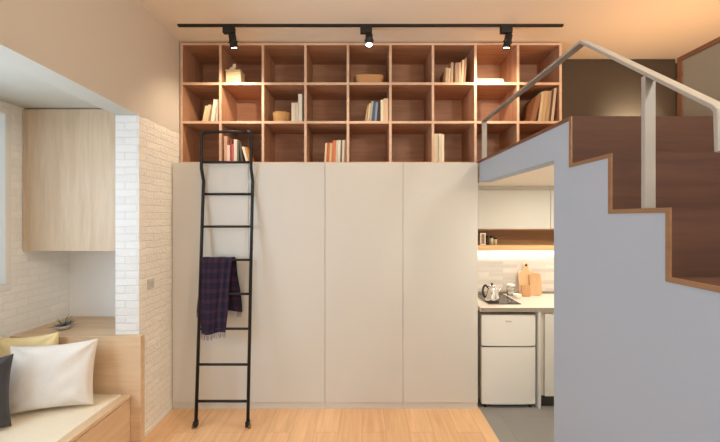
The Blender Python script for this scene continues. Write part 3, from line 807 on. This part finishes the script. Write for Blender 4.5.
# ------------------------------------------------------------------ kitchen
KX0, KX1 = XS+.004, 2.598
ct = thing('worktop', 'pale stone kitchen worktop running above the small fridge', 'worktop', (1.8, 3.4, .87))
bm = bmesh.new(); box(bm, KX0, KX1, 3.10, YB-.013, .870, .91, bev=.003)
o = obj('slab', bm, [M['counter'], M['counter_edge']], ct)
for p in o.data.polygons:
    if p.normal.y < -.9: p.material_index = 1
bm = bmesh.new(); box(bm, KX0, KX1, YB-.034, YB-.0135, .9105, .932, bev=.003); obj('upstand', bm, M['counter_edge'], ct)

fd = thing('mini_fridge', 'small white two door fridge under the kitchen worktop', 'fridge', (1.321, 3.38, 0))
FX0, FX1 = 1.079, 1.564
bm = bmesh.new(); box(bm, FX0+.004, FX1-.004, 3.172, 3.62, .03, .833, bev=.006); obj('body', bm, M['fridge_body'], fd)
bm = bmesh.new(); box(bm, FX0+.01, FX1-.01, 3.158, 3.171, .04, .828); obj('gasket', bm, M['gasket'], fd)
def fdoor(z0, z1):
    bm = bmesh.new()
    n = 16; prof = []
    for i in range(n+1):
        x = FX0+(FX1-FX0)*i/n; u = -1+2*i/n
        prof.append((x, 3.118+.012*abs(u)**4))
    prof += [(FX1, 3.157), (FX0, 3.157)]
    prism(bm, prof, z0, z1, 'Z', bev=.0)
    return obj('door', bm, M['fridge'], fd)
d1 = fdoor(.560, .836); d2 = fdoor(.035, .545)
bm = bmesh.new(); box(bm, FX0+.01, FX1-.01, 3.135, 3.157, .5455, .5595); obj('handle_groove', bm, M['gasket'], fd)
bm = bmesh.new(); box(bm, 1.30, 1.54, 3.122, 3.128, .5457, .5525, bev=.002); h = obj('handle', bm, M['badge'], d2); h['label'] = 'grey recessed grip'
bm = bmesh.new(); x = 1.292
for k, (w, hh) in enumerate(((.010, .012), (.006, .008), (.006, .012), (.007, .008), (.006, .008))):
    box(bm, x, x+.002, 3.1155, 3.1195, .776, .776+hh); box(bm, x+w-.002, x+w, 3.1155, 3.1195, .776, .776+hh)
    box(bm, x+.002, x+w-.002, 3.1155, 3.1195, .776+hh-.002, .776+hh)
    x += w+.004
bd = obj('badge', bm, M['badge'], d1); bd['label'] = 'tiny silver maker badge'
for fx in (FX0+.04, FX1-.04):
    bm = bmesh.new(); lathe(bm, [(0, 0), (.016, 0), (.016, .0345), (0, .0345)], fx, 3.15, 14); obj('foot', bm, M['black_matte'], fd)

kp = boxobj('end_panel', (1.580, 1.602, 3.105, 3.68, 0, .869), M['cabinet'], bev=.001)
tag(kp, 'narrow white upright panel between the fridge and the base cupboard', 'panel')
bc = thing('base_cabinet', 'white kitchen base cupboard right of the fridge', 'cabinet', (2.1, 3.4, 0))
boxobj('body', (1.604, KX1, 3.132, 3.68, .11, .869), M['cabinet_edge'], bc)
boxobj('door', (1.640, 2.10, 3.11, 3.13, .112, .845), M['cabinet'], bc, bev=.001)
boxobj('door', (2.104, KX1, 3.11, 3.13, .112, .845), M['cabinet'], bc, bev=.001)
boxobj('plinth', (1.604, KX1, 3.16, 3.60, 0, .108), M['gasket'], bc)

UY = 3.42
for x0, x1, lab in ((KX0, 1.857, 'white wall cupboard above the wooden niche nearest the wardrobes'), (1.861, KX1, 'white wall cupboard above the wooden niche nearest the grey stair wall')):
    u = thing('wall_cabinet', lab, 'cabinet', ((x0+x1)/2, 3.56, 1.604), 'kitchen wall cupboards')
    boxobj('body', (x0, x1, UY+.021, YB-.002, 1.604, 1.995), M['cabinet_edge'], u)
    boxobj('door', (x0, x1, UY, UY+.02, 1.604, 1.984), M['cabinet'], u, bev=.001)
sbox('trim_4', (KX0, KX1, UY+.03, YB, 1.996, 2.027), M['cabinet'])
nh = thing('niche_shelf', 'open wooden niche shelf below the white wall cupboards', 'shelf', (1.8, 3.56, 1.388))
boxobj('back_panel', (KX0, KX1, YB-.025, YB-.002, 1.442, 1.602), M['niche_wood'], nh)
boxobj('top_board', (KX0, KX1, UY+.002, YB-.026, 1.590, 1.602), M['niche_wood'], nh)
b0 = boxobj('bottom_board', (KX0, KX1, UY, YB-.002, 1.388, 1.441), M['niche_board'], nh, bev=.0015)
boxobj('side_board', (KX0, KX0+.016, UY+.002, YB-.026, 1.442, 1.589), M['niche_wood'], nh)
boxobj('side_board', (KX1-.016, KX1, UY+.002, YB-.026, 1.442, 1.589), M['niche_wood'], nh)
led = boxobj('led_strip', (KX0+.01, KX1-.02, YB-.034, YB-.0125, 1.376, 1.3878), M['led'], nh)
led['label'] = 'glowing strip light under the shelf'

# on the niche
nz = 1.4413
pf = thing('picture_frame', 'small standing white frame at the left end of the wooden niche', 'frame', (1.207, 3.47, nz))
bm = bmesh.new(); fx0, fx1 = 1.180, 1.234
for d in ((fx0, fx0+.010, nz, nz+.118), (fx1-.010, fx1, nz, nz+.118), (fx0+.010, fx1-.010, nz, nz+.010), (fx0+.010, fx1-.010, nz+.108, nz+.118)):
    box(bm, d[0], d[1], 3.462, 3.476, d[2], d[3])
obj('frame', bm, M['white_cer'], pf)
bm = bmesh.new(); box(bm, fx0+.010, fx1-.010, 3.468, 3.474, nz+.010, nz+.108); obj('picture', bm, M['niche_wood'], pf)
for i, (jx, jr, jh, lab) in enumerate(((1.262, .017, .092, 'spice jar with black lid beside the small white frame'), (1.302, .018, .086, 'middle spice jar with black lid on the wooden niche'), (1.341, .017, .072, 'rightmost and shortest spice jar with black lid on the niche'))):
    j = thing('spice_jar', lab, 'jar', (jx, 3.49, nz), 'spice jars on the niche')
    bm = bmesh.new(); lathe(bm, [(0, nz), (jr, nz), (jr, nz+jh*.72), (jr*.8, nz+jh*.78), (0, nz+jh*.78)], jx, 3.49, 20); obj('jar_body', bm, M['ivory' if i else 'recess'], j)
    bm = bmesh.new(); lathe(bm, [(0, nz+jh*.781), (jr*1.02, nz+jh*.781), (jr*1.02, nz+jh), (0, nz+jh)], jx, 3.49, 20); obj('lid', bm, M['black_matte'], j)

# hob
cz = .9103
hb = thing('hob', 'two ring black glass hob set on the worktop', 'hob', (1.32, 3.42, cz))
bm = bmesh.new(); box(bm, 1.17, 1.475, 3.21, 3.64, cz, cz+.006, bev=.002); obj('glass_top', bm, M['hob'], hb)
for y in (3.34, 3.53):
    bm = bmesh.new(); lathe(bm, [(.070, cz+.0061), (.076, cz+.0061), (.076, cz+.0068), (.070, cz+.0068), (.070, cz+.0061)], 1.35, y, 40); r_ = obj('ring', bm, M['hob_ring'], hb)
# kettle
kx, ky, kz = 1.243, 3.32, cz+.0063
kt = thing('kettle', 'shiny steel kettle with black handle standing on the hob', 'kettle', (kx, ky, kz))
bm = bmesh.new(); lathe(bm, [(0, kz), (.062, kz), (.066, kz+.008), (.064, kz+.04), (.055, kz+.09), (.042, kz+.125), (.034, kz+.135), (0, kz+.135)], kx, ky, 32); obj('body', bm, M['chrome'], kt)
bm = bmesh.new(); lathe(bm, [(0, kz+.1352), (.035, kz+.1352), (.032, kz+.146), (.012, kz+.152), (0, kz+.152)], kx, ky, 24); ldk = obj('lid', bm, M['chrome'], kt)
bm = bmesh.new(); lathe(bm, [(0, kz+.1523), (.008, kz+.1523), (.011, kz+.164), (.007, kz+.172), (0, kz+.173)], kx, ky, 16); obj('knob', bm, M['black_matte'], ldk)
bm = bmesh.new(); tube(bm, arc_pts([(kx-.038, ky, kz+.128), (kx-.066, ky, kz+.158), (kx-.088, ky, kz+.115), (kx-.084, ky, kz+.06), (kx-.066, ky, kz+.035)], .02), .0095, 12); obj('handle', bm, M['black_matte'], kt)
bm = bmesh.new(); tube(bm, [(kx+.044, ky, kz+.075), (kx+.068, ky, kz+.10), (kx+.082, ky, kz+.128)], [.017, .012, .009], 14); obj('spout', bm, M['chrome'], kt)

# chopping boards leaning on the backsplash
def board(name, w, h, t, x, y, label, mat, handle=0, rad=.02, tilt=R(8), hole=False, lean=0):
    pts = []
    def corner(cx, cz, a0):
        for k in range(7):
            a = a0+k*math.pi/12; pts.append((cx+rad*math.cos(a), cz+rad*math.sin(a)))
    corner(w/2-rad, rad, -math.pi/2); corner(w/2-rad, h-rad, 0)
    if handle:
        hw = .024
        pts.append((hw+.012, h)); pts.append((hw, h+.02)); 
        for k in range(9):
            a = k*math.pi/8; pts.append((hw*math.cos(a), h+handle-hw+hw*math.sin(a)))
        pts.append((-hw, h+.02)); pts.append((-hw-.012, h))
    corner(-w/2+rad, h-rad, math.pi/2); corner(-w/2+rad, rad, math.pi)
    bm = bmesh.new(); prism(bm, pts, -t/2, t/2, 'Y', bev=.0015)
    rot = Matrix.Rotation(-tilt, 4, 'X') @ Matrix.Rotation(lean, 4, 'Y')
    for v in bm.verts: v.co = rot @ v.co
    zm = min(v.co.z for v in bm.verts)
    for v in bm.verts: v.co += Vector((x, y, cz-zm))
    root = tag(obj('chopping_board', bm, mat), label, 'chopping board', 'chopping boards by the backsplash')
    if handle and hole:
        bm = bmesh.new(); ring = [(.010*math.cos(a), -t/2-.001, h+handle-.026+.010*math.sin(a)) for a in [k*2*math.pi/16 for k in range(17)]]
        tube(bm, ring, .0028, 6, cap=False); tube(bm, [(0, -t/2-.0005, h+handle-.026), (0, t/2+.0005, h+handle-.026)], .0085, 12)
        for v in bm.verts: v.co = rot @ v.co
        for v in bm.verts: v.co += Vector((x, y, cz-zm))
        obj('hanging_hole', bm, M['black_matte'], root)
    return root
board('b', .165, .245, .016, 1.722, 3.612, 'tall light chopping board with a handle leaning on the backsplash', M['board_light'], .085, .035, R(7), True)
board('b', .120, .228, .016, 1.795, 3.578, 'plain rectangular chopping board, rightmost of those on the worktop', M['board_mid'], 0, .028, R(8))
board('b', .085, .115, .016, 1.672, 3.53, 'smallest and darkest chopping board, standing in front of the tall one', M['board_dark'], 0, .012, R(9))
# glass jar, white dish
gm, nt, b = newmat('clear_glass'); b.inputs['Base Color'].default_value = (.98, .97, .95, 1); b.inputs['Roughness'].default_value = .05; b.inputs['Transmission Weight'].default_value = .85; b.inputs['IOR'].default_value = 1.3
M['clear'] = gm
gj = thing('glass_jar', 'clear glass jar on the worktop between kettle and chopping boards', 'jar', (1.530, 3.57, cz))
bm = bmesh.new(); lathe(bm, [(0, cz), (.034, cz), (.038, cz+.006), (.040, cz+.085), (.036, cz+.098), (.032, cz+.098), (.035, cz+.083), (.033, cz+.010), (0, cz+.008)], 1.530, 3.57, 28); obj('jar_body', bm, M['clear'], gj)
bm = bmesh.new(); lathe(bm, [(0, cz+.099), (.037, cz+.099), (.038, cz+.115), (.030, cz+.122), (0, cz+.122)], 1.530, 3.57, 28); obj('lid', bm, M['white_cer'], gj)
bm = bmesh.new(); lathe(bm, [(0, cz), (.028, cz), (.036, cz+.020), (.042, cz+.042), (.039, cz+.042), (.032, cz+.018), (0, cz+.008)], 1.548, 3.46, 28)
tag(obj('bowl', bm, M['white_cer']), 'little white ceramic bowl in front of the glass jar', 'bowl')

# ------------------------------------------------------------------ lights
def area(name, loc, target, sx, sy, energy, col):
    L = bpy.data.lights.new(name, 'AREA'); L.shape = 'RECTANGLE'; L.size = sx; L.size_y = sy; L.energy = energy; L.color = col
    o = bpy.data.objects.new(name, L); C.objects.link(o); o.location = loc
    o.rotation_euler = (Vector(target)-Vector(loc)).to_track_quat('-Z', 'Y').to_euler(); return o
area('daylight_balcony_window', (-.25, YF+.06, 1.25), (-.25, 2, 1.25), 2.4, 2.2, 21, (.90, .96, 1.0))
area('daylight_side_window', (XW+.03, 1.2, 1.72), (1, 1.2, 1.55), 1.6, 1.1, 40, (.64, .82, 1.0))
area('kitchen_led', (1.8, YB-.05, 1.372), (1.8, YB-.10, .9), 1.5, .02, 2.6, (1, .95, .93))
area('kitchen_fill', (1.75, 2.5, 2.02), (1.75, 2.5, 0), .3, .3, 17, (1, .91, .76))  # unseen fill without a fixture, added to brighten the kitchen
area('ceiling_fill', (1.0, .5, 2.72), (1.0, .6, 3.4), 1.6, .5, 36, (1, .81, .57))  # unseen warm fill, added to give the ceiling its tan tone
area('loft_uplight', (2.5, 2.70, 2.30), (2.5, 2.70, 3.4), .9, .3, 12, (1, .54, .23))
def bulb(name, loc, energy, col, r):
    L = bpy.data.lights.new(name, 'POINT'); L.energy = energy; L.color = col; L.shadow_soft_size = r
    o = bpy.data.objects.new(name, L); C.objects.link(o); o.location = loc
L = bpy.data.lights.new('loft_reading_lamp', 'SPOT'); L.energy = 85; L.color = (1, .87, .66); L.spot_size = R(95); L.spot_blend = 1; L.shadow_soft_size = .06
o = bpy.data.objects.new('loft_reading_lamp', L); C.objects.link(o); o.location = (2.78, 3.25, 2.42)
o.rotation_euler = (Vector((2.78, 3.585, 2.58))-o.location).to_track_quat('-Z', 'Y').to_euler()
bulb('brick_wall_fill', (1.95, -.2, 3.05), 72, (1, .98, .93), .15)  # unseen fill from the right, added to brighten the brick side wall
for tx in (-1.14, 1.24):
    L = bpy.data.lights.new('cubby_fill_spot', 'SPOT'); L.energy = 130; L.color = (1, .84, .66); L.spot_size = R(11.5); L.spot_blend = .7; L.shadow_soft_size = .03  # unseen narrow spots, added to brighten two bookshelf cubbies
    o = bpy.data.objects.new('cubby_fill_spot', L); C.objects.link(o); o.location = (.05, .9, 3.15)
    o.rotation_euler = (Vector((tx, 3.45, 2.77))-o.location).to_track_quat('-Z', 'Y').to_euler()

w = bpy.data.worlds.new('World'); sc.world = w; w.use_nodes = True
bg = w.node_tree.nodes['Background']; bg.inputs['Color'].default_value = (.62, .72, .85, 1); bg.inputs['Strength'].default_value = 1.3

# ------------------------------------------------------------------ camera
cam = bpy.data.cameras.new('camera'); co = bpy.data.objects.new('camera', cam); C.objects.link(co)
co.location = (0, 0, CAMZ); co.rotation_euler = (R(90), 0, 0)
cam.sensor_width = 36; cam.lens = 347/720*36; cam.clip_start = .02
cam.shift_x = -2/720; cam.shift_y = -3/720
sc.camera = co
sc.view_settings.view_transform = 'Standard'; sc.view_settings.look = 'None'; sc.view_settings.gamma = 1; sc.view_settings.use_curve_mapping = False
sc.view_settings.exposure = .03
sc.cycles.use_denoising = True
sc.cycles.max_bounces = 10; sc.cycles.diffuse_bounces = 6; sc.cycles.sample_clamp_indirect = 6
